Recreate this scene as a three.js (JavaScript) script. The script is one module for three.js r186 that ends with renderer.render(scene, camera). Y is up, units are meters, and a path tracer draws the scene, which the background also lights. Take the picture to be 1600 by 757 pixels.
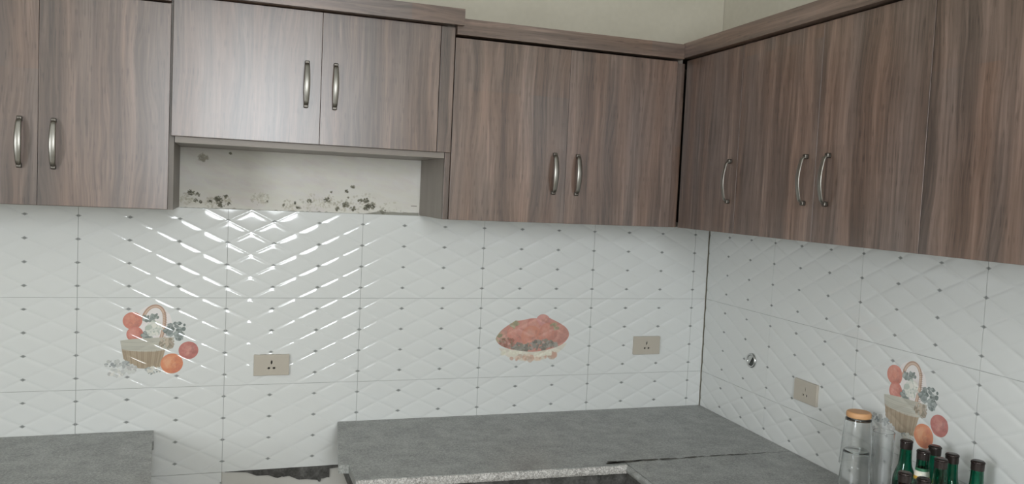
import * as THREE from 'three';
import { RoundedBoxGeometry } from 'three/addons/geometries/RoundedBoxGeometry.js';
import { mergeGeometries } from 'three/addons/utils/BufferGeometryUtils.js';
import { RectAreaLightUniformsLib } from 'three/addons/lights/RectAreaLightUniformsLib.js';

// ---------------------------------------------------------------- camera, light, exposure
const scene = new THREE.Scene();
const camera = new THREE.PerspectiveCamera(32.865, 1600 / 757, 0.05, 60);
camera.position.set(0.44889, 1.73821, 2.9142);
camera.quaternion.set(-0.0328594, -0.1654768, 0.0179231, 0.9855031).normalize();
scene.add(camera);
const renderer = new THREE.WebGLRenderer({ antialias: true });
renderer.toneMapping = THREE.LinearToneMapping;
renderer.toneMappingExposure = 0.58;
renderer.shadowMap.enabled = true;

const ROOM = { x0: -1.75, z1: 4.6, h: 3.0 };
const WIN = { x0: 0.3, x1: 1.04, y0: 1.44, y1: 2.78 };               // the window behind the photographer
const WIN2 = { z0: 2.35, z1: 3.45, y0: 1.05, y1: 2.5 };              // a second window in the left wall
scene.background = new THREE.Color().setRGB(0.86, 0.94, 1.0);       // overcast sky outside the window
scene.backgroundIntensity = 5;
RectAreaLightUniformsLib.init();
const day = new THREE.RectAreaLight(new THREE.Color().setRGB(0.935, 0.97, 1.0), 41, WIN.x1 - WIN.x0 - 0.1, WIN.y1 - WIN.y0 - 0.1);
day.position.set((WIN.x0 + WIN.x1) / 2, (WIN.y0 + WIN.y1) / 2, ROOM.z1 - 0.005);
day.lookAt(day.position.x, day.position.y, 0);
day.name = 'window_daylight';
scene.add(day);
const day2 = new THREE.RectAreaLight(new THREE.Color().setRGB(0.935, 0.97, 1.0), 22, WIN2.z1 - WIN2.z0 - 0.1, WIN2.y1 - WIN2.y0 - 0.1);
day2.position.set(ROOM.x0 + 0.005, (WIN2.y0 + WIN2.y1) / 2, (WIN2.z0 + WIN2.z1) / 2);
day2.lookAt(5, day2.position.y, day2.position.z);
day2.name = 'side_window_daylight';
scene.add(day2);

// ---------------------------------------------------------------- constants measured from the tile grid
const XC = 2.31675, SK = 0.033;                 // corner of the room; the right wall is a little out of square
const RIGHT_TURN = -(Math.PI / 2 + Math.atan(SK));
const TOP = 1.605;                              // height of the first row of dots
const COUNTER = 0.9;

// ---------------------------------------------------------------- helpers
function rng(seed) { let s = seed >>> 0; return () => { s |= 0; s = s + 0x6D2B79F5 | 0; let t = Math.imul(s ^ s >>> 15, 1 | s); t = t + Math.imul(t ^ t >>> 7, 61 | t) ^ t; return ((t ^ t >>> 14) >>> 0) / 4294967296; }; }
const hash2 = (x, y) => { let h = Math.imul(x | 0, 374761393) + Math.imul(y | 0, 668265263) | 0; h = Math.imul(h ^ h >>> 13, 1274126177); return ((h ^ h >>> 16) >>> 0) / 4294967296; };
const sm = t => t * t * (3 - 2 * t);
function vnoise(x, y, px = 1 << 30, py = 1 << 30) {
  const xi = Math.floor(x), yi = Math.floor(y), fx = sm(x - xi), fy = sm(y - yi);
  const w = (a, p) => ((a % p) + p) % p;
  const a = hash2(w(xi, px), w(yi, py)), b = hash2(w(xi + 1, px), w(yi, py)), c = hash2(w(xi, px), w(yi + 1, py)), d = hash2(w(xi + 1, px), w(yi + 1, py));
  return (a + (b - a) * fx) * (1 - fy) + (c + (d - c) * fx) * fy;
}
const lerp = (a, b, t) => a + (b - a) * t, clamp = (v, a = 0, b = 1) => Math.min(b, Math.max(a, v));
const used = {};
function numbered(n) { if (used[n] === undefined) { used[n] = 0; return n; } used[n]++; return n + '_' + String(used[n]).padStart(3, '0'); }
function shade(o) { o.castShadow = true; o.receiveShadow = true; return o; }
function part(name, geo, mat, parent) { const m = shade(new THREE.Mesh(geo, mat)); m.name = name; parent.add(m); return m; }
function tag(o, label, category, group) { o.userData.label = label; o.userData.category = category; if (group) o.userData.group = group; return o; }
function thing(name, label, category, pos = [0, 0, 0], turn = 0, group) {
  const o = new THREE.Group(); o.name = numbered(name); o.position.set(...pos); o.rotation.y = turn; scene.add(o); return tag(o, label, category, group);
}
function struct(name, geo, mat, pos = [0, 0, 0], turn = 0) {
  const m = geo ? shade(new THREE.Mesh(geo, mat)) : new THREE.Group(); m.name = name; m.position.set(...pos); m.rotation.y = turn; m.userData.kind = 'structure'; scene.add(m); return m;
}
function box(x0, x1, y0, y1, z0, z1, r = 0) {
  const g = r ? new RoundedBoxGeometry(x1 - x0, y1 - y0, z1 - z0, 1, r) : new THREE.BoxGeometry(x1 - x0, y1 - y0, z1 - z0);
  g.translate((x0 + x1) / 2, (y0 + y1) / 2, (z0 + z1) / 2); return g;
}
// uv in metres over the face each vertex looks along; swap turns the grain
function metreUV(g, sx, sy, ox = 0, oy = 0, swap = false) {
  const p = g.attributes.position, n = g.attributes.normal, uv = new Float32Array(p.count * 2);
  for (let i = 0; i < p.count; i++) {
    const ax = Math.abs(n.getX(i)), ay = Math.abs(n.getY(i)), az = Math.abs(n.getZ(i));
    let u, v;
    if (az >= ax && az >= ay) { u = p.getX(i); v = p.getY(i); } else if (ax >= ay) { u = p.getZ(i); v = p.getY(i); } else { u = p.getX(i); v = p.getZ(i); }
    if (swap) [u, v] = [v, u];
    uv[2 * i] = u / sx + ox; uv[2 * i + 1] = v / sy + oy;
  }
  g.setAttribute('uv', new THREE.BufferAttribute(uv, 2)); return g;
}
function dataTex(w, h, fn, srgb = true, repeat = true) {
  const d = new Uint8Array(w * h * 4);
  for (let y = 0; y < h; y++) for (let x = 0; x < w; x++) { const c = fn(x, y), i = 4 * (y * w + x); d[i] = clamp(c[0], 0, 255); d[i + 1] = clamp(c[1], 0, 255); d[i + 2] = clamp(c[2], 0, 255); d[i + 3] = 255; }
  const t = new THREE.DataTexture(d, w, h, THREE.RGBAFormat); t.magFilter = THREE.LinearFilter; t.minFilter = THREE.LinearMipmapLinearFilter; t.generateMipmaps = true;
  if (repeat) t.wrapS = t.wrapT = THREE.RepeatWrapping;
  if (srgb) t.colorSpace = THREE.SRGBColorSpace;
  t.needsUpdate = true; return t;
}
function canvasTex(w, h, draw) { const c = document.createElement('canvas'); c.width = w; c.height = h; draw(c.getContext('2d'), w, h); const t = new THREE.CanvasTexture(c); t.colorSpace = THREE.SRGBColorSpace; return t; }
const std = (o) => new THREE.MeshStandardMaterial(o), phys = (o) => new THREE.MeshPhysicalMaterial(o);

// ---------------------------------------------------------------- materials
// grey walnut laminate: strips of uneven width and tone, wavy long grain, fine pores. 1.6 m x 1.2 m
const WOODW = 1.6, WOODH = 1.2;
const woodTex = (() => {
  const W = 1536, H = 768, r = rng(7), strips = [];
  let x = 0; while (x < WOODW - 0.02) { const w = 0.014 + 0.052 * r() * r() + 0.012 * r(); strips.push([x, r() * 2 - 1, r()]); x += w; }
  const N = strips.length;
  return dataTex(W, H, (i, j) => {
    const X = i / W * WOODW, Y = j / H * WOODH;
    const warp = (vnoise(i / W * 24, j / H * 5, 24, 5) - 0.5) * 0.016 + (vnoise(i / W * 80, j / H * 14, 80, 14) - 0.5) * 0.005;
    const xs = (X + warp + WOODW) % WOODW;
    let k = 0; while (k < N - 1 && strips[k + 1][0] <= xs) k++;
    let t = strips[k][1] * 0.5;
    const nx = (k + 1) % N, edge = (k + 1 < N ? strips[k + 1][0] : WOODW) - xs;
    if (edge < 0.005) t = lerp(t, strips[nx][1] * 0.5, sm(1 - edge / 0.005) * 0.5);
    t += (vnoise(xs / WOODW * 60, j / H * 3, 60, 3) - 0.5) * 0.8;
    t += (vnoise(xs / WOODW * 220, j / H * 7, 220, 7) - 0.5) * 0.85;
    t += (vnoise((xs + warp) / WOODW * 640, j / H * 14, 640, 14) - 0.5) * 0.75;
    const pore = vnoise(i / W * 760, j / H * 40, 760, 40); if (pore > 0.72) t -= (pore - 0.72) * 3.0;
    const pale = vnoise(xs / WOODW * 150 + 40, j / H * 9, 190, 9); if (pale > 0.78) t += (pale - 0.78) * 3.2;
    const hue = (vnoise(xs / WOODW * 34, j / H * 3 + 11, 34, 14) - 0.5);
    t = clamp(0.5 + t * 0.36, 0, 1);
    return [lerp(56, 136, t) + hue * 8, lerp(42, 114, t) - hue * 1, lerp(34, 102, t) - hue * 7];
  });
})();
const wood = phys({ map: woodTex, roughness: 0.325, ior: 1.82 });
const woodInner = std({ map: dataTex(256, 256, (i, j) => { const v = 122 + 9 * (vnoise(i / 3, j / 40, 85, 6) - 0.5) + 6 * (vnoise(i / 20, j / 50, 12, 5) - 0.5); return [v + 7, v - 1, v - 9]; }), roughness: 0.45 });
const nickel = std({ color: new THREE.Color().setRGB(0.29, 0.28, 0.255), metalness: 1, roughness: 0.36 });
const nickelFoot = std({ color: new THREE.Color().setRGB(0.13, 0.12, 0.105), metalness: 1, roughness: 0.4 });
const paintTex = dataTex(512, 512, (i, j) => { const v = 188 + 4 * (vnoise(i / 64, j / 64, 8, 8) - 0.5) + 4 * (vnoise(i / 6, j / 6, 85, 85) - 0.5); return [v + 2, v - 3, v - 18]; });
const paint = std({ map: paintTex, roughness: 0.7 });
const ceilingPaint = std({ color: new THREE.Color().setRGB(0.72, 0.71, 0.67), roughness: 0.85 });
const floorTex = dataTex(256, 256, (i, j) => { const v = 150 + 26 * (vnoise(i / 32, j / 32, 8, 8) - 0.5) + 12 * (vnoise(i / 4, j / 4, 64, 64) - 0.5); return [v + 4, v - 2, v - 14]; });
const grout = std({ color: new THREE.Color().setRGB(0.40, 0.41, 0.40), roughness: 0.9 });
const cementTex = dataTex(256, 256, (i, j) => { const v = 84 + 34 * (vnoise(i / 20, j / 20, 12.8 | 0, 12) - 0.5) + 26 * (vnoise(i / 4, j / 4, 64, 64) - 0.5); return [v, v - 1, v - 4]; });
const cement = std({ map: cementTex, roughness: 0.95 });
const graniteTex = dataTex(1024, 1024, (i, j) => {
  let v = 142 + 22 * (vnoise(i / 70, j / 70, 14, 14) - 0.5) + 34 * (vnoise(i / 9, j / 9, 113, 113) - 0.5) + 40 * (vnoise(i / 3, j / 3, 341, 341) - 0.5);
  const s = vnoise(i / 5 + 9, j / 5 + 3, 204, 204); if (s > 0.86) v += (s - 0.86) * 330; if (s < 0.12) v -= (0.12 - s) * 420;
  return [v - 1, v + 1, v - 2];
});
const granite = std({ map: graniteTex, roughness: 0.34 });
const chipped = std({ map: dataTex(512, 256, (i, j) => { const v = 172 + 70 * (vnoise(i / 5, j / 5, 102, 51) - 0.5) + 60 * (vnoise(i / 2, j / 2, 256, 128) - 0.5); return [v, v - 2, v - 6]; }), roughness: 0.9 });

// ---------------------------------------------------------------- glazed wall tiles, 45 x 30 cm, quilted with 15 x 7.5 cm lozenges
const TW = 0.45, TH = 0.30, CX = 0.15, CY = 0.075;
const HH = 0.0018, KP = 6;
function pillow(x, y) {                            // height and slopes; x, y from the tile's lower left corner; dots at x = 0, .15 .. and y = .0375 ..
  const gx = x / CX, gy = (y - 0.0375) / CY;
  const a = gx + gy, b = gx - gy, fa = 2 * (a - Math.floor(a)) - 1, fb = 2 * (b - Math.floor(b)) - 1;
  const ga = 1 - Math.abs(fa) ** KP, gb = 1 - Math.abs(fb) ** KP;
  const da = Math.abs(fa) > 0.9999 ? 0 : -KP * Math.abs(fa) ** (KP - 1) * Math.sign(fa) * 2, db = Math.abs(fb) > 0.9999 ? 0 : -KP * Math.abs(fb) ** (KP - 1) * Math.sign(fb) * 2;
  return [HH * ga * gb, HH * (da * gb + ga * db) / CX, HH * (da * gb - ga * db) / CY];
}
const geoCache = {};
function tileGeo(x0, x1, y0, y1) {                 // part of one tile, in the tile's own coordinates
  const key = [x0, x1, y0, y1].map(v => v.toFixed(4)).join();
  if (geoCache[key]) return geoCache[key];
  const J = 0.0007, X0 = x0 + J, X1 = x1 - J, Y0 = y0 + J, Y1 = y1 - J, SX = CX / 20, SY = CY / 20;
  const lines = (a, b, s, o) => { const l = [a]; for (let k = Math.ceil((a - o) / s + 0.02); o + k * s < b - 0.02 * s; k++) l.push(o + k * s); l.push(b); return l; };
  const xs = lines(X0, X1, SX, 0), ys = lines(Y0, Y1, SY, 0.0375);
  const pos = [], nor = [], uv = [], idx = [];
  for (const y of ys) for (const x of xs) { const [h, hx, hy] = pillow(x, y), l = Math.hypot(hx, hy, 1); pos.push(x, y, h); nor.push(-hx / l, -hy / l, 1 / l); uv.push(x / TW, y / TH); }
  const n = xs.length, m = ys.length;
  for (let j = 0; j < m - 1; j++) for (let i = 0; i < n - 1; i++) {
    const a = j * n + i, b = a + 1, c = a + n, d = c + 1;
    const qx = Math.floor((xs[i] + xs[i + 1]) / CX), qy = Math.floor(((ys[j] + ys[j + 1]) / 2 - 0.0375) / (CY / 2));
    if (((qx + qy) % 2 + 2) % 2 === 0) idx.push(a, b, d, a, d, c); else idx.push(a, b, c, b, d, c);
  }
  const D = -0.008;                                // the four edges of the biscuit
  const side = (list, nx, ny) => { const s = pos.length / 3; for (const [x, y] of list) { pos.push(x, y, pillow(x, y)[0], x, y, D); nor.push(nx, ny, 0, nx, ny, 0); uv.push(x / TW, y / TH, x / TW, y / TH); } for (let k = 0; k < list.length - 1; k++) { const a = s + 2 * k; idx.push(a, a + 1, a + 2, a + 1, a + 3, a + 2); } };
  side(xs.map(x => [x, Y0]), 0, -1); side([...xs].reverse().map(x => [x, Y1]), 0, 1); side(ys.map(y => [X1, y]), 1, 0); side([...ys].reverse().map(y => [X0, y]), -1, 0);
  const g = new THREE.BufferGeometry(); g.setAttribute('position', new THREE.Float32BufferAttribute(pos, 3)); g.setAttribute('normal', new THREE.Float32BufferAttribute(nor, 3)); g.setAttribute('uv', new THREE.Float32BufferAttribute(uv, 2)); g.setIndex(idx);
  return geoCache[key] = g;
}
const GLAZE = '#d5d7d5';
function dots(c, w, h, skip) {
  c.fillStyle = GLAZE; c.fillRect(0, 0, w, h);
  const sx = w / TW, sy = h / TH, r = rng(3);
  for (let i = 0; i <= 3; i++) for (let j = 0; j < 4; j++) {
    const x = i * CX, y = 0.0375 + j * CY; if (skip && skip(x, y)) { r(); r(); continue; }
    const rw = 0.0088 + 0.002 * r(), rh = 0.0046 + 0.0012 * r();
    c.fillStyle = '#a5a8a6'; c.beginPath(); c.moveTo((x - rw) * sx, h - y * sy); c.lineTo(x * sx, h - (y + rh) * sy); c.lineTo((x + rw) * sx, h - y * sy); c.lineTo(x * sx, h - (y - rh) * sy); c.fill();
    c.fillStyle = '#858886'; c.beginPath(); c.ellipse(x * sx, h - y * sy, rw * 0.5 * sx, rh * 0.55 * sy, 0, 0, 7); c.fill();
  }
}
const tileTex = canvasTex(720, 480, (c, w, h) => dots(c, w, h));
function blobs(c, r, list, cols, n, s0, s1) { for (let k = 0; k < n; k++) { const [x, y, rx, ry] = list[Math.floor(r() * list.length)], a = r() * 6.283, q = Math.sqrt(r()), s = lerp(s0, s1, r()); c.fillStyle = cols[Math.floor(r() * cols.length)]; c.beginPath(); c.ellipse(x + Math.cos(a) * q * rx, y + Math.sin(a) * q * ry, s, s * (0.45 + 0.6 * r()), r() * 3, 0, 7); c.fill(); } }
function fruit(c, x, y, R, base, lights, darks, r) {
  c.save(); c.beginPath(); c.ellipse(x, y, R, R * 0.97, 0, 0, 7); c.fillStyle = base; c.fill(); c.clip(); c.globalAlpha = 0.22;
  blobs(c, r, [[x - R * 0.15, y - R * 0.1, R * 0.6, R * 0.6]], lights, 40, R * 0.08, R * 0.3); blobs(c, r, [[x + R * 0.3, y + R * 0.5, R * 0.7, R * 0.5], [x + R * 0.6, y, R * 0.4, R * 0.8]], darks, 40, R * 0.06, R * 0.25);
  c.restore();
}
const basketTex = canvasTex(1440, 960, (c, w, h) => {
  dots(c, w, h, (x, y) => x > 0.1 && x < 0.35 && y > 0.05 && y < 0.26);
  const X = a => (9 + a / 5.045) / 232 * w, Y = b => (b / 5.045 - 6.5) / 143 * h, r = rng(21);
  const sc = w / 232 / 5.045; c.save();
  c.fillStyle = '#e3dedb'; c.beginPath(); c.ellipse(X(540), Y(250), 150 * sc, 170 * sc, 0, 0, 7); c.fill();
  // apples behind the rim
  fruit(c, X(378), Y(215), 76 * sc, '#c97d6c', ['#d79a88', '#d68d78'], ['#b0695c', '#a66c62'], r);
  fruit(c, X(398), Y(322), 66 * sc, '#c67a6c', ['#d4978a'], ['#ad6a60'], r);
  // arched handle
  c.lineCap = 'round'; c.lineJoin = 'round';
  const arch = (col, lw, o) => { c.strokeStyle = col; c.lineWidth = lw * sc; c.beginPath(); c.moveTo(X(462 + o), Y(190)); c.bezierCurveTo(X(490), Y(88 + o), X(590), Y(68 + o), X(622 - o), Y(150)); c.bezierCurveTo(X(640 - o), Y(220), X(622 - o), Y(290), X(600), Y(370)); c.stroke(); };
  arch('#b08f7c', 28, 0); arch('#cdb39f', 12, 4);
  for (let k = 0; k < 16; k++) { c.strokeStyle = '#96806f'; c.lineWidth = 3 * sc; const t = k / 15; c.beginPath(); c.moveTo(X(628 + 10 * Math.sin(t * 3)) - 14 * sc, Y(160 + t * 200)); c.lineTo(X(628 + 10 * Math.sin(t * 3)) + 12 * sc, Y(150 + t * 200)); c.stroke(); }
  // blossoms and leaves
  blobs(c, r, [[X(530), Y(195), 72 * sc, 30 * sc], [X(490), Y(330), 40 * sc, 30 * sc]], ['#8a928e', '#7b837e', '#9ba29d'], 60, 8 * sc, 22 * sc);
  blobs(c, r, [[X(548), Y(275), 56 * sc, 60 * sc]], ['#d3d4cb', '#c5c9c0', '#b4bcb2', '#dedcd2'], 90, 8 * sc, 22 * sc);
  blobs(c, r, [[X(722), Y(265), 78 * sc, 36 * sc], [X(745), Y(335), 32 * sc, 36 * sc], [X(670), Y(300), 40 * sc, 34 * sc]], ['#7f8885', '#6c7673', '#98a09c', '#8b9290'], 110, 7 * sc, 20 * sc);
  // basket: rim, then woven body
  c.fillStyle = '#b5b3a6'; c.beginPath(); c.moveTo(X(285), Y(372)); c.bezierCurveTo(X(400), Y(352), X(600), Y(352), X(708), Y(350)); c.lineTo(X(695), Y(440)); c.bezierCurveTo(X(560), Y(470), X(400), Y(470), X(298), Y(440)); c.fill();
  c.fillStyle = '#a08f78'; c.beginPath(); c.moveTo(X(298), Y(438)); c.bezierCurveTo(X(400), Y(468), X(540), Y(470), X(640), Y(450)); c.lineTo(X(600), Y(590)); c.bezierCurveTo(X(500), Y(606), X(430), Y(600), X(380), Y(580)); c.lineTo(X(312), Y(515)); c.fill();
  c.save(); c.globalAlpha = 0.5;
  for (let a = 310; a < 640; a += 13) { c.strokeStyle = r() < 0.5 ? '#84735e' : '#b5a58c'; c.lineWidth = 5 * sc; c.beginPath(); c.moveTo(X(a), Y(456)); c.lineTo(X(a * 0.8 + 95), Y(592)); c.stroke(); }
  for (let b = 372; b < 440; b += 11) { c.strokeStyle = r() < 0.5 ? '#9d9d92' : '#c6c4b8'; c.lineWidth = 4 * sc; c.beginPath(); c.moveTo(X(295), Y(b + 8)); c.quadraticCurveTo(X(480), Y(b + 34), X(696), Y(b - 8)); c.stroke(); }
  c.restore();
  blobs(c, r, [[X(650), Y(400), 60 * sc, 50 * sc]], ['#a39787', '#8f8676', '#b9ab99'], 60, 6 * sc, 18 * sc);
  // blossoms at the foot
  blobs(c, r, [[X(235), Y(555), 64 * sc, 30 * sc], [X(330), Y(565), 45 * sc, 28 * sc]], ['#8d9292', '#a3a8a7', '#b9bbb8'], 60, 7 * sc, 18 * sc);
  blobs(c, r, [[X(265), Y(625), 62 * sc, 34 * sc], [X(370), Y(600), 46 * sc, 34 * sc]], ['#c8cac6', '#bfc1bf', '#d6d5ce', '#b3b3b1'], 70, 7 * sc, 20 * sc);
  blobs(c, r, [[X(545), Y(612), 62 * sc, 30 * sc]], ['#cfccc2', '#a9aca9', '#8f9593'], 46, 7 * sc, 17 * sc);
  fruit(c, X(826), Y(458), 80 * sc, '#b87069', ['#c98b80', '#cb9383'], ['#a25f5a', '#98645f'], r);
  fruit(c, X(694), Y(562), 90 * sc, '#d4845f', ['#e0a077', '#dfa882'], ['#bd6b55', '#c0735c'], r);
  c.restore(); c.globalAlpha = 0.13; c.fillStyle = GLAZE; c.fillRect(0, 0, w, h);
});
const bowlTex = canvasTex(1440, 960, (c, w, h) => {
  dots(c, w, h, (x, y) => x > 0.1 && x < 0.35 && y > 0.05 && y < 0.2);
  const X = a => (13 + a / 8.415) / 169 * w, Y = b => (b / 8.415 + 14) / 120 * h, r = rng(33), sc = w / 169 / 8.415;
  // pale rim of the bowl
  c.fillStyle = '#d5cdbf'; c.beginPath(); c.moveTo(X(135), Y(520)); c.bezierCurveTo(X(190), Y(640), X(380), Y(700), X(560), Y(695)); c.bezierCurveTo(X(760), Y(690), X(930), Y(610), X(1010), Y(470)); c.bezierCurveTo(X(900), Y(470), X(760), Y(560), X(560), Y(560)); c.bezierCurveTo(X(380), Y(560), X(230), Y(520), X(135), Y(520)); c.fill();
  c.save(); c.globalAlpha = 0.7;
  blobs(c, r, [[X(480), Y(655), 200 * sc, 26 * sc], [X(780), Y(620), 110 * sc, 30 * sc]], ['#c49a86', '#b99e8c', '#d8bda9'], 50, 12 * sc, 40 * sc);
  blobs(c, r, [[X(300), Y(575), 130 * sc, 24 * sc], [X(700), Y(600), 150 * sc, 24 * sc]], ['#e4dfcf', '#d9d3c0'], 40, 10 * sc, 36 * sc);
  c.restore();
  // heap of fruit
  c.save(); c.beginPath(); c.moveTo(X(90), Y(400)); c.bezierCurveTo(X(130), Y(270), X(260), Y(220), X(330), Y(165)); c.bezierCurveTo(X(420), Y(180), X(480), Y(130), X(600), Y(140)); c.bezierCurveTo(X(640), Y(60), X(730), Y(80), X(760), Y(130)); c.bezierCurveTo(X(860), Y(190), X(1040), Y(240), X(1035), Y(370)); c.bezierCurveTo(X(1010), Y(480), X(860), Y(560), X(560), Y(575)); c.bezierCurveTo(X(330), Y(560), X(120), Y(520), X(90), Y(400));
  c.fillStyle = '#c08478'; c.fill(); c.clip();
  for (const [x, y, R, b] of [[180, 390, 100, '#b5867a'], [350, 330, 120, '#c47d70'], [470, 260, 130, '#c58478'], [620, 230, 140, '#c07c72'], [700, 150, 90, '#c48580'], [880, 330, 150, '#bb8276'], [760, 320, 120, '#c27e6e'], [540, 370, 130, '#c8826e']]) fruit(c, X(x), Y(y), R * sc, b, ['#d09686', '#d19284', '#ca9488'], ['#a7736a', '#a2786c'], r);
  c.globalAlpha = 0.8;
  blobs(c, r, [[X(320), Y(205), 60 * sc, 50 * sc], [X(830), Y(250), 55 * sc, 45 * sc], [X(130), Y(380), 40 * sc, 70 * sc]], ['#8f8a6e', '#a2987b'], 40, 10 * sc, 26 * sc);
  blobs(c, r, [[X(560), Y(500), 300 * sc, 55 * sc], [X(720), Y(480), 170 * sc, 55 * sc], [X(420), Y(525), 110 * sc, 40 * sc]], ['#76726a', '#8a867e', '#807a6e', '#9a958d', '#6c665f'], 170, 9 * sc, 30 * sc);
  blobs(c, r, [[X(230), Y(455), 110 * sc, 60 * sc]], ['#8d5a4f', '#7d6a55', '#a3756a'], 50, 9 * sc, 26 * sc);
  c.restore(); c.globalAlpha = 0.16; c.fillStyle = GLAZE; c.fillRect(0, 0, w, h);
});
const glaze = (map) => phys({ map, roughness: 0.09, clearcoat: 0, ior: 1.5 });
const tileMat = glaze(tileTex), basketMat = glaze(basketTex), bowlMat = glaze(bowlTex);

// ---------------------------------------------------------------- the room
const ROW0 = TOP + 0.0375 - 3 * TH;                // lowest full row of tiles starts here (0.7425)
struct('floor', metreUV(box(ROOM.x0 - 0.2, XC + 0.2, -0.1, 0, -0.2, ROOM.z1 + 0.2), 0.6, 0.6), std({ map: floorTex, roughness: 0.35 }));
struct('ceiling', box(ROOM.x0 - 0.2, XC + 0.4, ROOM.h, ROOM.h + 0.12, -0.2, ROOM.z1 + 0.2), ceilingPaint);
const wallBack = struct('wall_back', metreUV(box(ROOM.x0 - 0.2, XC + 0.008, 0, ROOM.h, -0.2, -0.009), 1.2, 1.2), paint);
const wallRight = struct('wall_right', metreUV(box(-0.2, ROOM.z1 + 0.3, 0, ROOM.h, -0.2, -0.009), 1.2, 1.2), paint, [XC, 0, 0], RIGHT_TURN);
struct('wall_left', mergeGeometries([box(ROOM.x0 - 0.2, ROOM.x0, 0, ROOM.h, -0.009, WIN2.z0), box(ROOM.x0 - 0.2, ROOM.x0, 0, ROOM.h, WIN2.z1, ROOM.z1), box(ROOM.x0 - 0.2, ROOM.x0, 0, WIN2.y0, WIN2.z0, WIN2.z1), box(ROOM.x0 - 0.2, ROOM.x0, WIN2.y1, ROOM.h, WIN2.z0, WIN2.z1)].map(g => metreUV(g, 1.2, 1.2))), paint);
struct('wall_front', mergeGeometries([box(ROOM.x0 - 0.2, WIN.x0, 0, ROOM.h, ROOM.z1, ROOM.z1 + 0.2), box(WIN.x1, XC + 0.2, 0, ROOM.h, ROOM.z1, ROOM.z1 + 0.2), box(WIN.x0, WIN.x1, 0, WIN.y0, ROOM.z1, ROOM.z1 + 0.2), box(WIN.x0, WIN.x1, WIN.y1, ROOM.h, ROOM.z1, ROOM.z1 + 0.2)].map(g => metreUV(g, 1.2, 1.2))), paint);
function windowUnit(name, pos, turn, W, H) {
  const w = struct(name, null, null, pos, turn), fm = std({ color: new THREE.Color().setRGB(0.55, 0.55, 0.53), roughness: 0.5 });
  part('window_frame', mergeGeometries([box(0, 0.045, 0, H, 0, 0.05), box(W - 0.045, W, 0, H, 0, 0.05), box(0.045, W - 0.045, 0, 0.045, 0, 0.05), box(0.045, W - 0.045, H - 0.045, H, 0, 0.05)]), fm, w);
  part('pane', box(0.045, W - 0.045, 0.045, H - 0.045, 0.02, 0.026), phys({ color: 0xffffff, transmission: 1, thickness: 0, roughness: 0, ior: 1.5 }), w);
}
windowUnit('window_1', [WIN.x0, WIN.y0, ROOM.z1 + 0.08], 0, WIN.x1 - WIN.x0, WIN.y1 - WIN.y0);
windowUnit('window_2', [ROOM.x0 - 0.08, WIN2.y0, WIN2.z0], -Math.PI / 2, WIN2.z1 - WIN2.z0, WIN2.y1 - WIN2.y0);

// tiles: one mesh each, set on a grout bed
part('grout', box(-0.9, XC - 0.004, ROW0, ROW0 + 3 * TH, -0.009, -0.0012), grout, wallBack);
part('grout', box(0.0, 0.45, ROW0 - TH, ROW0 - 0.0005, -0.009, -0.0012), grout, wallBack);
part('grout', box(0.006, 2.25, ROW0, ROW0 + 3 * TH, -0.009, -0.0012), grout, wallRight);
function layTile(parent, col, row, x0, x1, mat) { const m = part('tile', tileGeo(x0, x1, 0, TH), mat, parent); m.position.set(col * TW, ROW0 + row * TH, 0); return m; }
for (let row = 0; row < 3; row++) {
  for (let col = -2; col < 5; col++) layTile(wallBack, col, row, 0, TW, row === 1 && col === 0 ? basketMat : row === 1 && col === 3 ? bowlMat : tileMat);
  layTile(wallBack, 5, row, 0, XC - 2.25 - 0.005, tileMat);
  for (let col = 0; col < 5; col++) layTile(wallRight, col, row, col === 0 ? 0.004 : 0, TW, row === 1 && col === 2 ? basketMat : tileMat);
}
layTile(wallBack, 0, -1, 0, TW, tileMat);

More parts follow.
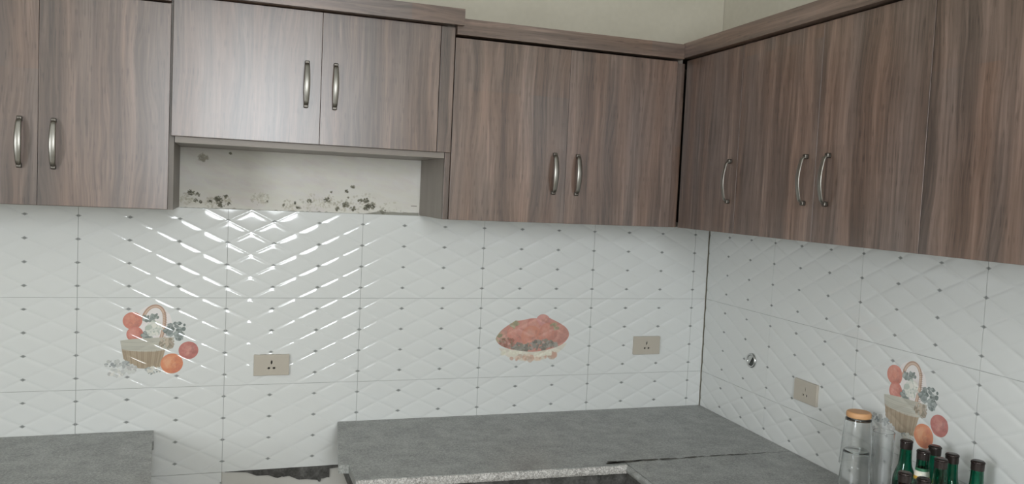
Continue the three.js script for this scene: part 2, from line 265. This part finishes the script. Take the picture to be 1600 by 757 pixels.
// bare plaster in the recess under the short cabinet, with mould and mortar smears
const nicheTex = canvasTex(1600, 440, (c, w, h) => {
  const N0 = 0.29, N1 = 1.11, M0 = 1.6425, M1 = 1.868, X = x => (x - N0) / (N1 - N0) * w, Y = y => h - (y - M0) / (M1 - M0) * h, S = w / (N1 - N0), r = rng(5);
  c.fillStyle = '#d2d0c7'; c.fillRect(0, 0, w, h);
  for (let k = 0; k < 500; k++) { c.globalAlpha = 0.05; c.fillStyle = ['#d8d6cc', '#bdb9aa', '#b7b3a6', '#dcdad3'][Math.floor(r() * 4)]; c.beginPath(); c.ellipse(r() * w, r() * h, 20 + 90 * r(), 8 + 26 * r(), r() * 0.5, 0, 7); c.fill(); }
  const spot = (x, y, R, n, cols, al = 0.75) => { for (let k = 0; k < n; k++) { const a = r() * 6.28, q = r() ** 0.7; c.globalAlpha = al * (0.5 + 0.5 * r()); c.fillStyle = cols[Math.floor(r() * cols.length)]; c.beginPath(); c.ellipse(X(x) + Math.cos(a) * q * R * S, Y(y) + Math.sin(a) * q * R * 0.75 * S, (0.001 + 0.0042 * r()) * S, (0.001 + 0.0032 * r()) * S, r() * 3, 0, 7); c.fill(); } };
  const dk = ['#5b5a4d', '#6d6b5c', '#4c4b41', '#7c7a6b'], mid = ['#a9a493', '#9b9787', '#b5b09f'];
  for (const [x, y, R] of [[0.316, 1.672, 0.024], [0.4, 1.664, 0.03], [0.44, 1.672, 0.02], [0.55, 1.682, 0.03], [0.72, 1.675, 0.04], [0.775, 1.682, 0.03], [0.9, 1.678, 0.05], [0.83, 1.668, 0.03], [1.0, 1.655, 0.05], [0.65, 1.66, 0.03]]) spot(x, y, R, 60, mid, 0.45);
  for (const [x, y, R, n] of [[0.331, 1.693, 0.011, 34], [0.352, 1.688, 0.008, 16], [0.345, 1.668, 0.007, 10], [0.36, 1.664, 0.006, 8], [0.391, 1.666, 0.008, 16], [0.418, 1.674, 0.013, 44], [0.441, 1.684, 0.008, 14], [0.425, 1.656, 0.013, 30], [0.451, 1.66, 0.006, 8], [0.573, 1.673, 0.004, 5], [0.626, 1.661, 0.006, 9], [0.679, 1.654, 0.007, 10], [0.712, 1.68, 0.009, 14], [0.773, 1.686, 0.012, 28], [0.668, 1.672, 0.004, 4], [0.788, 1.714, 0.003, 4], [0.84, 1.718, 0.006, 12], [0.861, 1.734, 0.006, 12], [0.845, 1.697, 0.003, 4], [0.81, 1.656, 0.008, 16], [0.838, 1.673, 0.012, 34], [0.863, 1.658, 0.01, 22], [0.888, 1.688, 0.009, 20], [0.908, 1.69, 0.01, 30], [0.925, 1.672, 0.016, 62], [0.91, 1.665, 0.012, 30], [0.97, 1.653, 0.012, 20], [0.451, 1.829, 0.003, 9]]) spot(x, y, R, n, dk);
  spot(0.366, 1.81, 0.016, 120, ['#a29d8f', '#948f82'], 0.5);
  c.globalAlpha = 0.7; c.fillStyle = '#77766b'; c.beginPath(); c.moveTo(X(0.95), Y(1.652)); for (let x = 0.95; x <= 1.1; x += 0.01) c.lineTo(X(x), Y(1.6515 + 0.002 * r())); c.lineTo(X(1.1), Y(1.6425)); c.lineTo(X(0.9), Y(1.6425)); c.fill();
  c.globalAlpha = 0.5; c.beginPath(); c.moveTo(X(0.3), Y(1.6425)); for (let x = 0.3; x <= 0.95; x += 0.008) c.lineTo(X(x), Y(1.6425 + 0.006 * r() * r())); c.lineTo(X(0.95), Y(1.6425)); c.fill();
  c.globalAlpha = 0.8; c.fillStyle = '#6d6c62'; c.fillRect(X(1.07), Y(1.678), 0.022 * S, 0.0022 * S);
});
{ const g = box(0.29, 1.11, TOP + 0.0377, 1.868, -0.0089, -0.003), p = g.attributes.position, uv = g.attributes.uv; for (let i = 0; i < p.count; i++) uv.setXY(i, (p.getX(i) - 0.29) / 0.82, (p.getY(i) - (TOP + 0.0375)) / (1.868 - TOP - 0.0375));
  const m = part('plaster', g, std({ map: nicheTex, roughness: 0.9 }), wallBack); m.userData.label = 'bare white plaster strip with dark mould specks'; }
// unfinished wall below the tiles in the cooker gap: plaster, and a ragged smear of cement
part('plaster', box(0.452, 0.9, 0.3, ROW0 - 0.001, -0.009, -0.004), std({ color: new THREE.Color().setRGB(0.55, 0.54, 0.50), roughness: 0.95 }), wallBack);
{ const s = new THREE.Shape(), low = [[0.475, 0.741], [0.534, 0.735], [0.57, 0.722], [0.606, 0.72], [0.635, 0.709], [0.655, 0.712], [0.675, 0.713], [0.708, 0.698], [0.73, 0.698], [0.75, 0.695], [0.771, 0.692], [0.781, 0.685], [0.791, 0.696], [0.812, 0.699], [0.818, 0.731], [0.86, 0.733]], r = rng(9);
  s.moveTo(0.46, ROW0 - 0.0005); for (const [x, y] of low) { s.lineTo(x - 0.006, y + 0.002 * r()); s.lineTo(x, y); } s.lineTo(0.86, ROW0 - 0.0005);
  const g = new THREE.ExtrudeGeometry(s, { depth: 0.006, bevelEnabled: false }); g.translate(0, 0, -0.004);
  part('cement_smear', metreUV(g, 0.3, 0.3), cement, wallBack).userData.label = 'dark ragged cement smear under the tiles'; }

// ---------------------------------------------------------------- bow handles
function bowGeo() {
  const N = 28, M = 10, pos = [], idx = [], L = 0.128;
  const path = t => { const y = (t - 0.5) * L, e = Math.min(t, 1 - t) / 0.07; const rise = e < 1 ? Math.sin(e * Math.PI / 2) * 0.6 : 0.6 + 0.4 * Math.sin((t - 0.07) / 0.86 * Math.PI); return [y, 0.004 + 0.024 * rise]; };
  for (let i = 0; i <= N; i++) {
    const t = i / N, [y, z] = path(t), [y1, z1] = path(Math.min(1, t + 0.01)), [y0, z0] = path(Math.max(0, t - 0.01));
    let ty = y1 - y0, tz = z1 - z0; const l = Math.hypot(ty, tz); ty /= l; tz /= l;
    const w = 0.0066 + 0.0022 * Math.sin(t * Math.PI), th = 0.0026;
    for (let k = 0; k < M; k++) { const a = k / M * 2 * Math.PI, cx = Math.cos(a) * w, cn = Math.sin(a) * th; pos.push(cx, y - tz * cn, z + ty * cn); }
  }
  for (let i = 0; i < N; i++) for (let k = 0; k < M; k++) { const a = i * M + k, b = i * M + (k + 1) % M, c = a + M, d = b + M; idx.push(a, b, c, b, d, c); }
  const g = new THREE.BufferGeometry(); g.setAttribute('position', new THREE.Float32BufferAttribute(pos, 3)); g.setIndex(idx); g.computeVertexNormals();
  return g;
}
const BOW = bowGeo();
const FOOT = new RoundedBoxGeometry(0.0138, 0.013, 0.012, 2, 0.003); FOOT.translate(0, 0, 0.006);
function handle(parent, x, y, z) {
  const h = part('handle', BOW, nickel, parent); h.position.set(x, y, z);
  for (const q of [-1, 1]) part('handle_foot', FOOT, nickelFoot, parent).position.set(x, y + q * 0.0635, z);
}

// ---------------------------------------------------------------- cabinets
const wr = rng(77);
const woodBox = (x0, x1, y0, y1, z0, z1, r = 0, swap = false) => metreUV(box(x0, x1, y0, y1, z0, z1, r), WOODW, WOODH, wr(), wr(), swap);
// x from the group's origin, y from its base; CD carcass depth
function cabinet(g, W, H, o) {
  const T = 0.018, CD = o.carcass, F = o.front, back = 0.006;
  const lid = o.slot + 0.04;                        // cover panel behind the crown
  part('side_panel', woodBox(0, T, 0, lid, back, CD), woodInner, g);
  part('side_panel', woodBox(W - T, W, 0, lid, back, CD), woodInner, g);
  part('cover_panel', woodBox(T, W - T, lid - 0.012, lid, back, CD, 0, true), woodInner, g);
  part('bottom_panel', woodBox(T, W - T, 0, T, back, CD, 0, true), woodInner, g);
  part('top_panel', woodBox(T, W - T, H - 2 * T, H - T, back, CD, 0, true), woodInner, g);
  part('back_panel', woodBox(T, W - T, T, lid - 0.012, back, back + 0.006), woodInner, g);
  for (const [x0, x1, y0, y1, hx] of o.doors) {
    const d = part('door', woodBox(x0 + 0.0005, x1 - 0.0005, y0, y1, F - 0.0175, F, 0.0007), wood, g);
    if (hx !== null) handle(d, hx, o.handleY, F);
  }
  for (const [x0, x1, y0, y1, z1] of o.fillers || []) part('filler_strip', woodBox(x0, x1, y0, y1, z1 - 0.018, z1, 0.001), wood, g);
}
function crown(g, boxes) { part('crown', mergeGeometries(boxes.map(b => woodBox(...b, 0, true))), wood, g); }
const BOT = 1.645;
// left wall cabinet: doors meet at x = -0.049
{ const x = -0.39, y = BOT, g = thing('wall_cabinet', 'grey walnut wall cabinet with two full-height doors beside the short cabinet, above the left worktop', 'cabinet', [x, y, 0]);
  cabinet(g, 0.296 - x, 0.586, { slot: 0.592, carcass: 0.33, front: 0.35, handleY: 1.817 - y, doors: [[0, -0.049 - x, 0.002, 0.588, -0.092 - x], [-0.049 - x, 0.283 - x, 0.002, 0.588, -0.0092 - x]] });
  crown(g, [[-0.02, 0.283 - x, 0.592, 0.643, 0.335, 0.37]]); }
// short cabinet over the cooker gap
{ const x = 0.2985, y = 1.841, g = thing('wall_cabinet', 'short pale-looking walnut wall cabinet above the open plaster recess, with raised crown', 'cabinet', [x, y, 0]);
  cabinet(g, 1.0985 - x, 0.416, { slot: 0.4165, carcass: 0.342, front: 0.36, handleY: 2.036 - y, doors: [[0.289 - x, 0.704 - x, 0.0185, 0.413, 0.661 - x], [0.704 - x, 1.068 - x, 0.0185, 0.413, 0.7455 - x]], fillers: [[1.0695 - x, 1.114 - x, 0.0185, 0.413, 0.36]] });
  crown(g, [[0.289 - x, 1.135 - x, 0.4165, 0.467, 0.374, 0.392], [0.289 - x, 1.09 - x, 0.4165, 0.467, 0.34, 0.374]]); }
// back wall cabinet next to the corner
{ const x = 1.1, y = BOT, g = thing('wall_cabinet', 'brown walnut wall cabinet between the plaster recess and the room corner', 'cabinet', [x, y, 0]);
  cabinet(g, 1.952 - x, 0.577, { slot: 0.586, carcass: 0.33, front: 0.35, handleY: 1.811 - y, doors: [[1.1185 - x, 1.518 - x, 0, 0.5805, 1.475 - x], [1.518 - x, 1.921 - x, 0, 0.5805, 1.5585 - x]], fillers: [[1.1 - x, 1.1175 - x, 0, 0.577, 0.345], [1.922 - x, 1.9565 - x, 0, 0.577, 0.34]] });
  crown(g, [[1.118 - x, 1.934 - x, 0.587, 0.638, 0.335, 0.37]]); }
// right wall: corner unit, then pairs
function rightPos(s, y) { return [XC - SK * s, y, s]; }
{ const g = thing('wall_cabinet', 'brown walnut corner wall cabinet with a single door on the right wall', 'cabinet', rightPos(0.004, BOT), RIGHT_TURN), s = 0.004;
  cabinet(g, 0.724 - s, 0.581, { slot: 0.59, carcass: 0.33, front: 0.35, handleY: 1.808 - BOT, doors: [[0.368 - s, 0.724 - s, 0, 0.585, 0.688 - s]] }); }
{ const s = 0.7255, g = thing('wall_cabinet', 'brown walnut wall cabinet with a pair of doors above the right wall socket', 'cabinet', rightPos(s, BOT), RIGHT_TURN);
  cabinet(g, 0.755, 0.581, { slot: 0.59, carcass: 0.33, front: 0.35, handleY: 1.812 - BOT, doors: [[0, 0.377, 0, 0.585, 1.066 - s], [0.377, 0.755, 0, 0.585, 1.158 - s]] }); }
{ const s = 1.481, g = thing('wall_cabinet', 'brown walnut wall cabinet on the right wall above the beer bottles', 'cabinet', rightPos(s, BOT), RIGHT_TURN);
  cabinet(g, 0.755, 0.581, { slot: 0.59, carcass: 0.33, front: 0.35, handleY: 1.812 - BOT, doors: [[0, 0.377, 0, 0.585, 0.337], [0.377, 0.755, 0, 0.585, 0.418]] }); }
{ const c = part('crown_moulding', woodBox(0.373, 2.24, 0, 0.051, 0.335, 0.37, 0, true), wood, scene); c.name = numbered('crown_moulding'); c.position.set(...rightPos(0, BOT + 0.591)); c.rotation.y = RIGHT_TURN; tag(c, 'long walnut crown board along the top of the right wall cabinets', 'moulding'); }

// ---------------------------------------------------------------- worktops
function slabUV(g) { return metreUV(g, 0.5, 0.5); }
const SLAB = 0.027;
const flat = (pts) => { const s = new THREE.Shape(pts.map(([x, z]) => new THREE.Vector2(x, -z))); const e = new THREE.ExtrudeGeometry(s, { depth: SLAB, bevelEnabled: false }); e.rotateX(-Math.PI / 2); e.translate(0, -SLAB, 0); return slabUV(e); };
function chippedEdge(len, seed) {                   // rough hewn front edge, 2.6 cm high, along +x, face towards +z
  const nx = Math.round(len / 0.006), ny = 5, g = new THREE.PlaneGeometry(len, 0.027, nx, ny), p = g.attributes.position, r = rng(seed);
  for (let i = 0; i < p.count; i++) { const v = (p.getY(i) / 0.027 + 0.5), x = p.getX(i); p.setZ(i, (0.002 + 0.008 * vnoise(x * 90 + seed * 13, v * 3)) * Math.sin(Math.PI * clamp(v * 0.9 + 0.05)) + 0.002 * r()); if (v > 0.99) { p.setZ(i, 0.0); p.setY(i, 0.0135 - 0.004 * vnoise(x * 60, seed)); } }
  g.computeVertexNormals(); g.translate(len / 2, -0.0135, 0);
  const uv = g.attributes.uv; for (let i = 0; i < p.count; i++) uv.setXY(i, p.getX(i) / 0.25, p.getY(i) / 0.12); return g;
}
{ const g = thing('worktop', 'L-shaped grey granite worktop running round the room corner, two slabs with a dirty joint', 'worktop', [0, COUNTER, 0]);
  const wx = z => XC - SK * z - 0.004;
  part('slab', flat([[0.835, 0.004], [wx(0.004), 0.004], [wx(0.617), 0.617], [1.662, 0.606], [1.66, 0.636], [0.812, 0.602], [0.811, 0.468], [0.781, 0.463], [0.808, 0.23]]), granite, g);
  part('slab', flat([[1.664, 0.609], [wx(0.62), 0.62], [wx(2.2), 2.2], [1.62, 2.2]]), granite, g);
  const e = part('front_edge', chippedEdge(0.847, 3), chipped, g); e.position.set(0.813, 0, 0.602); e.rotation.y = -Math.atan2(0.034, 0.847); e.userData.label = 'pale rough-hewn granite edge';
  const e2 = part('front_edge', chippedEdge(1.58, 5), granite, g); e2.position.set(1.662, 0, 0.62); e2.rotation.y = -Math.PI / 2 - Math.atan2(0.044, 1.58);
  // dried mortar along the joint
  { const r = rng(15), gs = []; for (let k = 0; k < 60; k++) { const t = r(), x = 1.61 + 0.68 * t * t * 0.9 + 0.02 * r(), z = 0.6075 + 0.011 * (x - 1.66) / 0.65 + (r() - 0.6) * 0.016 * (1.15 - t), c = new THREE.CircleGeometry(0.004 + 0.011 * r() * (1.2 - t), 9); c.rotateX(-Math.PI / 2); c.scale(2.2, 1, 0.55); c.translate(x, 0.0006 + 0.0002 * (k % 5), z); gs.push(c); }
    const m = part('joint_mortar', mergeGeometries(gs), std({ color: new THREE.Color().setRGB(0.105, 0.10, 0.09), roughness: 0.95 }), g); m.userData.kind = 'stuff'; m.userData.label = 'dark dried mortar smeared along the joint'; } }
{ const g = thing('worktop', 'grey granite worktop left of the cooker gap, with overhanging end', 'worktop', [0, COUNTER, 0]);
  part('slab', flat([[-1.2, 0.004], [0.233, 0.004], [0.243, 0.126], [0.239, 0.132], [0.254, 0.348], [0.274, 0.61], [-1.2, 0.61]]), granite, g);
  const e = part('front_edge', chippedEdge(1.465, 8), chipped, g); e.position.set(-1.194, 0, 0.609); }
// rendered concrete bases
{ const g = thing('counter_base', 'grey rendered concrete base under the L-shaped worktop', 'base', [0, 0, 0]);
  part('deck', metreUV(mergeGeometries([box(0.85, 2.28, 0.738, 0.8725, 0.004, 0.575), box(1.69, 2.235, 0.738, 0.8725, 0.575, 2.18)]), 0.3, 0.3), cement, g);
  part('support', metreUV(box(0.99, 1.11, 0, 0.738, 0.004, 0.56), 0.3, 0.3), cement, g);
  part('support', metreUV(box(1.72, 1.84, 0, 0.738, 0.004, 0.57), 0.3, 0.3), cement, g);
  part('support', metreUV(box(1.72, 2.23, 0, 0.738, 1.2, 1.32), 0.3, 0.3), cement, g);
  part('support', metreUV(box(1.72, 2.22, 0, 0.738, 2.06, 2.18), 0.3, 0.3), cement, g); }
{ const g = thing('counter_base', 'grey rendered concrete base under the left worktop', 'base', [0, 0, 0]);
  part('end_wall', metreUV(box(0.1, 0.2225, 0, 0.8725, 0.004, 0.57), 0.3, 0.3), cement, g);
  part('deck', metreUV(box(-1.19, 0.1, 0.738, 0.8725, 0.004, 0.57), 0.3, 0.3), cement, g);
  part('support', metreUV(box(-1.19, -1.07, 0, 0.738, 0.004, 0.56), 0.3, 0.3), cement, g); }

// ---------------------------------------------------------------- sockets
const plateMat = std({ color: new THREE.Color().setRGB(0.46, 0.42, 0.355), roughness: 0.33 });
const holeMat = std({ color: new THREE.Color().setRGB(0.02, 0.018, 0.016), roughness: 0.8 });
function socket(label, pos, turn, tilt) {
  const g = thing('wall_socket', label, 'socket', pos, turn, undefined); g.rotation.z = 0;
  const W = 0.118, H = 0.073, s = new THREE.Shape(), R = 0.003; s.moveTo(-W / 2 + R, -H / 2); s.lineTo(W / 2 - R, -H / 2); s.quadraticCurveTo(W / 2, -H / 2, W / 2, -H / 2 + R); s.lineTo(W / 2, H / 2 - R); s.quadraticCurveTo(W / 2, H / 2, W / 2 - R, H / 2); s.lineTo(-W / 2 + R, H / 2); s.quadraticCurveTo(-W / 2, H / 2, -W / 2, H / 2 - R); s.lineTo(-W / 2, -H / 2 + R); s.quadraticCurveTo(-W / 2, -H / 2, -W / 2 + R, -H / 2);
  const hole = (x, y, rx, ry) => { const h = new THREE.Path(); h.absellipse(x, y, rx, ry, 0, 2 * Math.PI, true); return h; };
  s.holes.push(hole(0, 0.009, 0.0027, 0.0068), hole(-0.0085, -0.011, 0.0042, 0.0034), hole(0.0085, -0.011, 0.0042, 0.0034));
  const e = new THREE.ExtrudeGeometry(s, { depth: 0.006, bevelEnabled: true, bevelThickness: 0.0022, bevelSize: 0.0018, bevelOffset: -0.0018, bevelSegments: 2, curveSegments: 14 });
  part('cover_plate', e, plateMat, g);
  part('contact_block', box(-0.02, 0.02, -0.022, 0.022, 0.0005, 0.004), holeMat, g).userData.label = 'dark inside of the pin holes';
  return g;
}
socket('cream wall socket right of the printed fruit basket, behind the cooker gap', [0.603, 1.111, 0.0022], 0);
socket('cream wall socket right of the printed bowl of fruit, above the worktop', [2.05, 1.1545, 0.0022], 0);
{ const s = 0.679, p = rightPos(s, 1.121); socket('beige wall socket on the right wall between pipe outlet and glasses', [p[0] - 0.0022, p[1], p[2]], RIGHT_TURN); }
// round pipe outlet in the right wall
{ const s = 0.354, p = rightPos(s, 1.16), g = thing('pipe_outlet', 'small round chrome pipe outlet in the tiled right wall', 'outlet', [p[0] - 0.0015, p[1], p[2]], RIGHT_TURN);
  const chrome = std({ color: new THREE.Color().setRGB(0.62, 0.63, 0.62), metalness: 1, roughness: 0.22 });
  const prof = [[0.0195, 0], [0.0275, 0], [0.0275, 0.004], [0.0255, 0.007], [0.0215, 0.007], [0.0195, 0.005]].map(([a, b]) => new THREE.Vector2(a, b));
  const l = new THREE.LatheGeometry([...prof, prof[0]], 36); l.rotateX(Math.PI / 2); part('ring', l, chrome, g);
  const d = new THREE.CylinderGeometry(0.0195, 0.0195, 0.002, 32); d.rotateX(Math.PI / 2); d.translate(0, 0, 0.001); part('bore', d, std({ color: new THREE.Color().setRGB(0.05, 0.055, 0.052), roughness: 0.4 }), g);
  const fl = new THREE.CylinderGeometry(0.0192, 0.0192, 0.003, 24, 1, false, 0, Math.PI); fl.rotateX(Math.PI / 2); fl.rotateZ(0.75 + Math.PI / 2 + 0.2); fl.translate(0, 0, 0.0036); part('valve_flap', fl, chrome, g); }

// ---------------------------------------------------------------- bottles and glasses
const greenGlass = phys({ color: 0xffffff, transmission: 1, thickness: 0.004, roughness: 0.03, ior: 1.5, attenuationColor: new THREE.Color().setRGB(0.012, 0.30, 0.19), attenuationDistance: 0.0048 });
const brownGlass = phys({ color: 0xffffff, transmission: 1, thickness: 0.004, roughness: 0.03, ior: 1.5, attenuationColor: new THREE.Color().setRGB(0.22, 0.05, 0.02), attenuationDistance: 0.003 });
const clearGlass = phys({ color: 0xffffff, transmission: 1, thickness: 0.003, roughness: 0.1, ior: 1.5, attenuationColor: new THREE.Color().setRGB(0.82, 0.92, 0.9), attenuationDistance: 0.05 });
const capMat = std({ color: new THREE.Color().setRGB(0.03, 0.022, 0.02), metalness: 0.6, roughness: 0.2 });
const foilMat = std({ color: new THREE.Color().setRGB(0.028, 0.02, 0.018), metalness: 0.3, roughness: 0.35, side: THREE.DoubleSide });
const beer = phys({ color: new THREE.Color().setRGB(0.02, 0.008, 0.004), roughness: 0.2 });
const V = (a) => a.map(([x, y]) => new THREE.Vector2(x, y));
function bottleGeo(H, R) {
  const o = [[0, 0], [R * 0.86, 0], [R, 0.005], [R, H * 0.52], [R * 0.97, H * 0.57], [R * 0.82, H * 0.64], [R * 0.6, H * 0.71], [R * 0.54, H * 0.78], [R * 0.51, H * 0.88], [R * 0.5, H * 0.93], [R * 0.53, H * 0.935], [R * 0.53, H * 0.95], [R * 0.49, H * 0.955], [R * 0.49, H * 0.985]];
  const t = 0.0028, i = [[R * 0.49 - t, H * 0.985], [R * 0.49 - t, H * 0.9], [R * 0.54 - t, H * 0.78], [R * 0.6 - t, H * 0.71], [R * 0.82 - t, H * 0.635], [R * 0.97 - t, H * 0.565], [R - t, H * 0.515], [R - t, 0.008], [0, 0.008]];
  return new THREE.LatheGeometry(V([...o, ...i]), 40);
}
function capGeo(R, H) { const N = 63, pos = [], idx = []; const rings = [[0.0001, 0.0062], [0.7, 0.0062], [0.9, 0.0052], [1.0, 0.0032], [1.05, 0], [0.96, 0]]; rings.forEach(([q, y], ri) => { for (let k = 0; k < N; k++) { const a = k / N * 6.2832, f = ri >= 3 ? 1 + 0.035 * Math.cos(a * 21) : 1; pos.push(Math.cos(a) * q * R * f, y + H, Math.sin(a) * q * R * f); } }); for (let j = 0; j < rings.length - 1; j++) for (let k = 0; k < N; k++) { const a = j * N + k, b = j * N + (k + 1) % N; idx.push(a, b, a + N, b, b + N, a + N); } const g = new THREE.BufferGeometry(); g.setAttribute('position', new THREE.Float32BufferAttribute(pos, 3)); g.setIndex(idx); g.computeVertexNormals(); return g; }
const neckLabelTex = canvasTex(256, 128, (c, w, h) => { c.fillStyle = '#d9d8cc'; c.fillRect(0, 0, w, h); c.fillStyle = '#2f6b4c'; c.fillRect(0, 0, w, 30); c.fillStyle = '#c79b3a'; c.fillRect(0, 88, w, 40); c.fillStyle = '#efe9d8'; c.beginPath(); c.ellipse(70, 62, 34, 22, 0, 0, 7); c.fill(); c.beginPath(); c.ellipse(190, 62, 34, 22, 0, 0, 7); c.fill(); });
function bottle(label, x, z, H, o = {}) {
  const R = o.R || 0.0285, g = thing('beer_bottle', label, 'bottle', [x, COUNTER + 0.0003, z], o.turn || 0, 'beer bottles on the right worktop');
  part('glass', bottleGeo(H, R), o.mat || greenGlass, g);
  part('cap', capGeo(0.0152, H * 0.985 - 0.0035), capMat, g);
  part('neck_foil', new THREE.CylinderGeometry(R * 0.545, R * 0.535, 0.017, 32, 1, true).translate(0, H * 0.985 - 0.0125, 0), foilMat, g);
  if (o.fill) { const r = R - 0.0036, f = Math.min(o.fill, 0.56); part('beer', new THREE.LatheGeometry(V([[0, 0.0095], [r, 0.0095], [r, H * f * 0.9], [r * 0.985, H * f * 0.9 + 0.001], [0, H * f * 0.9 + 0.001]]), 32), beer, g); }
  if (o.neck) part('neck_label', new THREE.CylinderGeometry(R * 0.545, R * 0.665, 0.03, 32, 1, true).translate(0, H * 0.745, 0), std({ map: neckLabelTex, roughness: 0.6, side: THREE.DoubleSide }), g);
  return g;
}
bottle('green beer bottle standing right beside the tall clear glass', 2.153, 1.248, 0.24, { fill: 0.56 });
bottle('green beer bottle with a white and gold neck label among the bottles', 2.126, 1.33, 0.24, { neck: true, fill: 0.56 });
bottle('green beer bottle against the wall behind the gold-labelled bottle', 2.189, 1.306, 0.24, { fill: 0.4 });
bottle('green beer bottle next to the gold-labelled one, on the room side', 2.116, 1.394, 0.24, { fill: 0.3 });
bottle('green beer bottle by the wall, one short of the end bottle', 2.179, 1.369, 0.24, { fill: 0.56 });
bottle('green beer bottle standing alone at the end of the group', 2.195, 1.4295, 0.241, { fill: 0.25 });
bottle('dark brown beer bottle on the room side, in front of the tall glass', 1.989, 1.411, 0.22, { mat: brownGlass, fill: 0.56 });
bottle('dark green beer bottle on the room side, in front of the gold-labelled bottle', 2.05, 1.409, 0.2, { fill: 0.56 });
function tumblerGeo(r0, r1, H, t, foot) {            // upturned: rim at y = 0
  return new THREE.LatheGeometry(V([[r0 - t, 0], [r0 - t * 0.5, -0.0], [r0, 0.002], [lerp(r0, r1, 0.5) + 0.0008, H * 0.5], [r1, H - 0.004], [r1 - 0.004, H], [0, H], ].concat([[0, H - foot], [r1 - t - 0.003, H - foot], [r1 - t, H - foot - 0.005], [lerp(r0, r1, 0.5) - t, H * 0.5], [r0 - t, 0.0015], [r0 - t, 0]])), 48);
}
{ const x = 2.195, z = 1.026, lab = 'clear glass tumbler, upturned, ';
  const a = thing('tumbler', lab + 'at the bottom of the short stack', 'glass', [x, COUNTER + 0.0003, z]); part('glass', tumblerGeo(0.046, 0.036, 0.14, 0.0024, 0.006), clearGlass, a);
  const b = thing('tumbler', lab + 'on top of another, under the orange lid', 'glass', [x, COUNTER + 0.096, z]); part('glass', tumblerGeo(0.046, 0.036, 0.14, 0.0024, 0.006), clearGlass, b);
  const l = thing('jar_lid', 'flat orange lid lying on the upturned glass tumbler', 'lid', [x, COUNTER + 0.2365, z]);
  part('lid_body', new THREE.LatheGeometry(V([[0, 0], [0.033, 0], [0.0345, 0.002], [0.0345, 0.012], [0.0325, 0.0155], [0.03, 0.0165], [0, 0.0165]]), 40), std({ color: new THREE.Color().setRGB(0.62, 0.34, 0.16), roughness: 0.5 }), l); }
{ const g = thing('tall_glass', 'slim tall clear glass between the tumbler stack and the bottles', 'glass', [2.158, COUNTER + 0.0003, 1.163]);
  part('glass', new THREE.LatheGeometry(V([[0, 0], [0.023, 0], [0.0245, 0.003], [0.0265, 0.12], [0.0285, 0.235], [0.0277, 0.236], [0.0265, 0.235], [0.0245, 0.12], [0.0222, 0.012], [0, 0.011]]), 44), clearGlass, g); }

renderer.render(scene, camera);
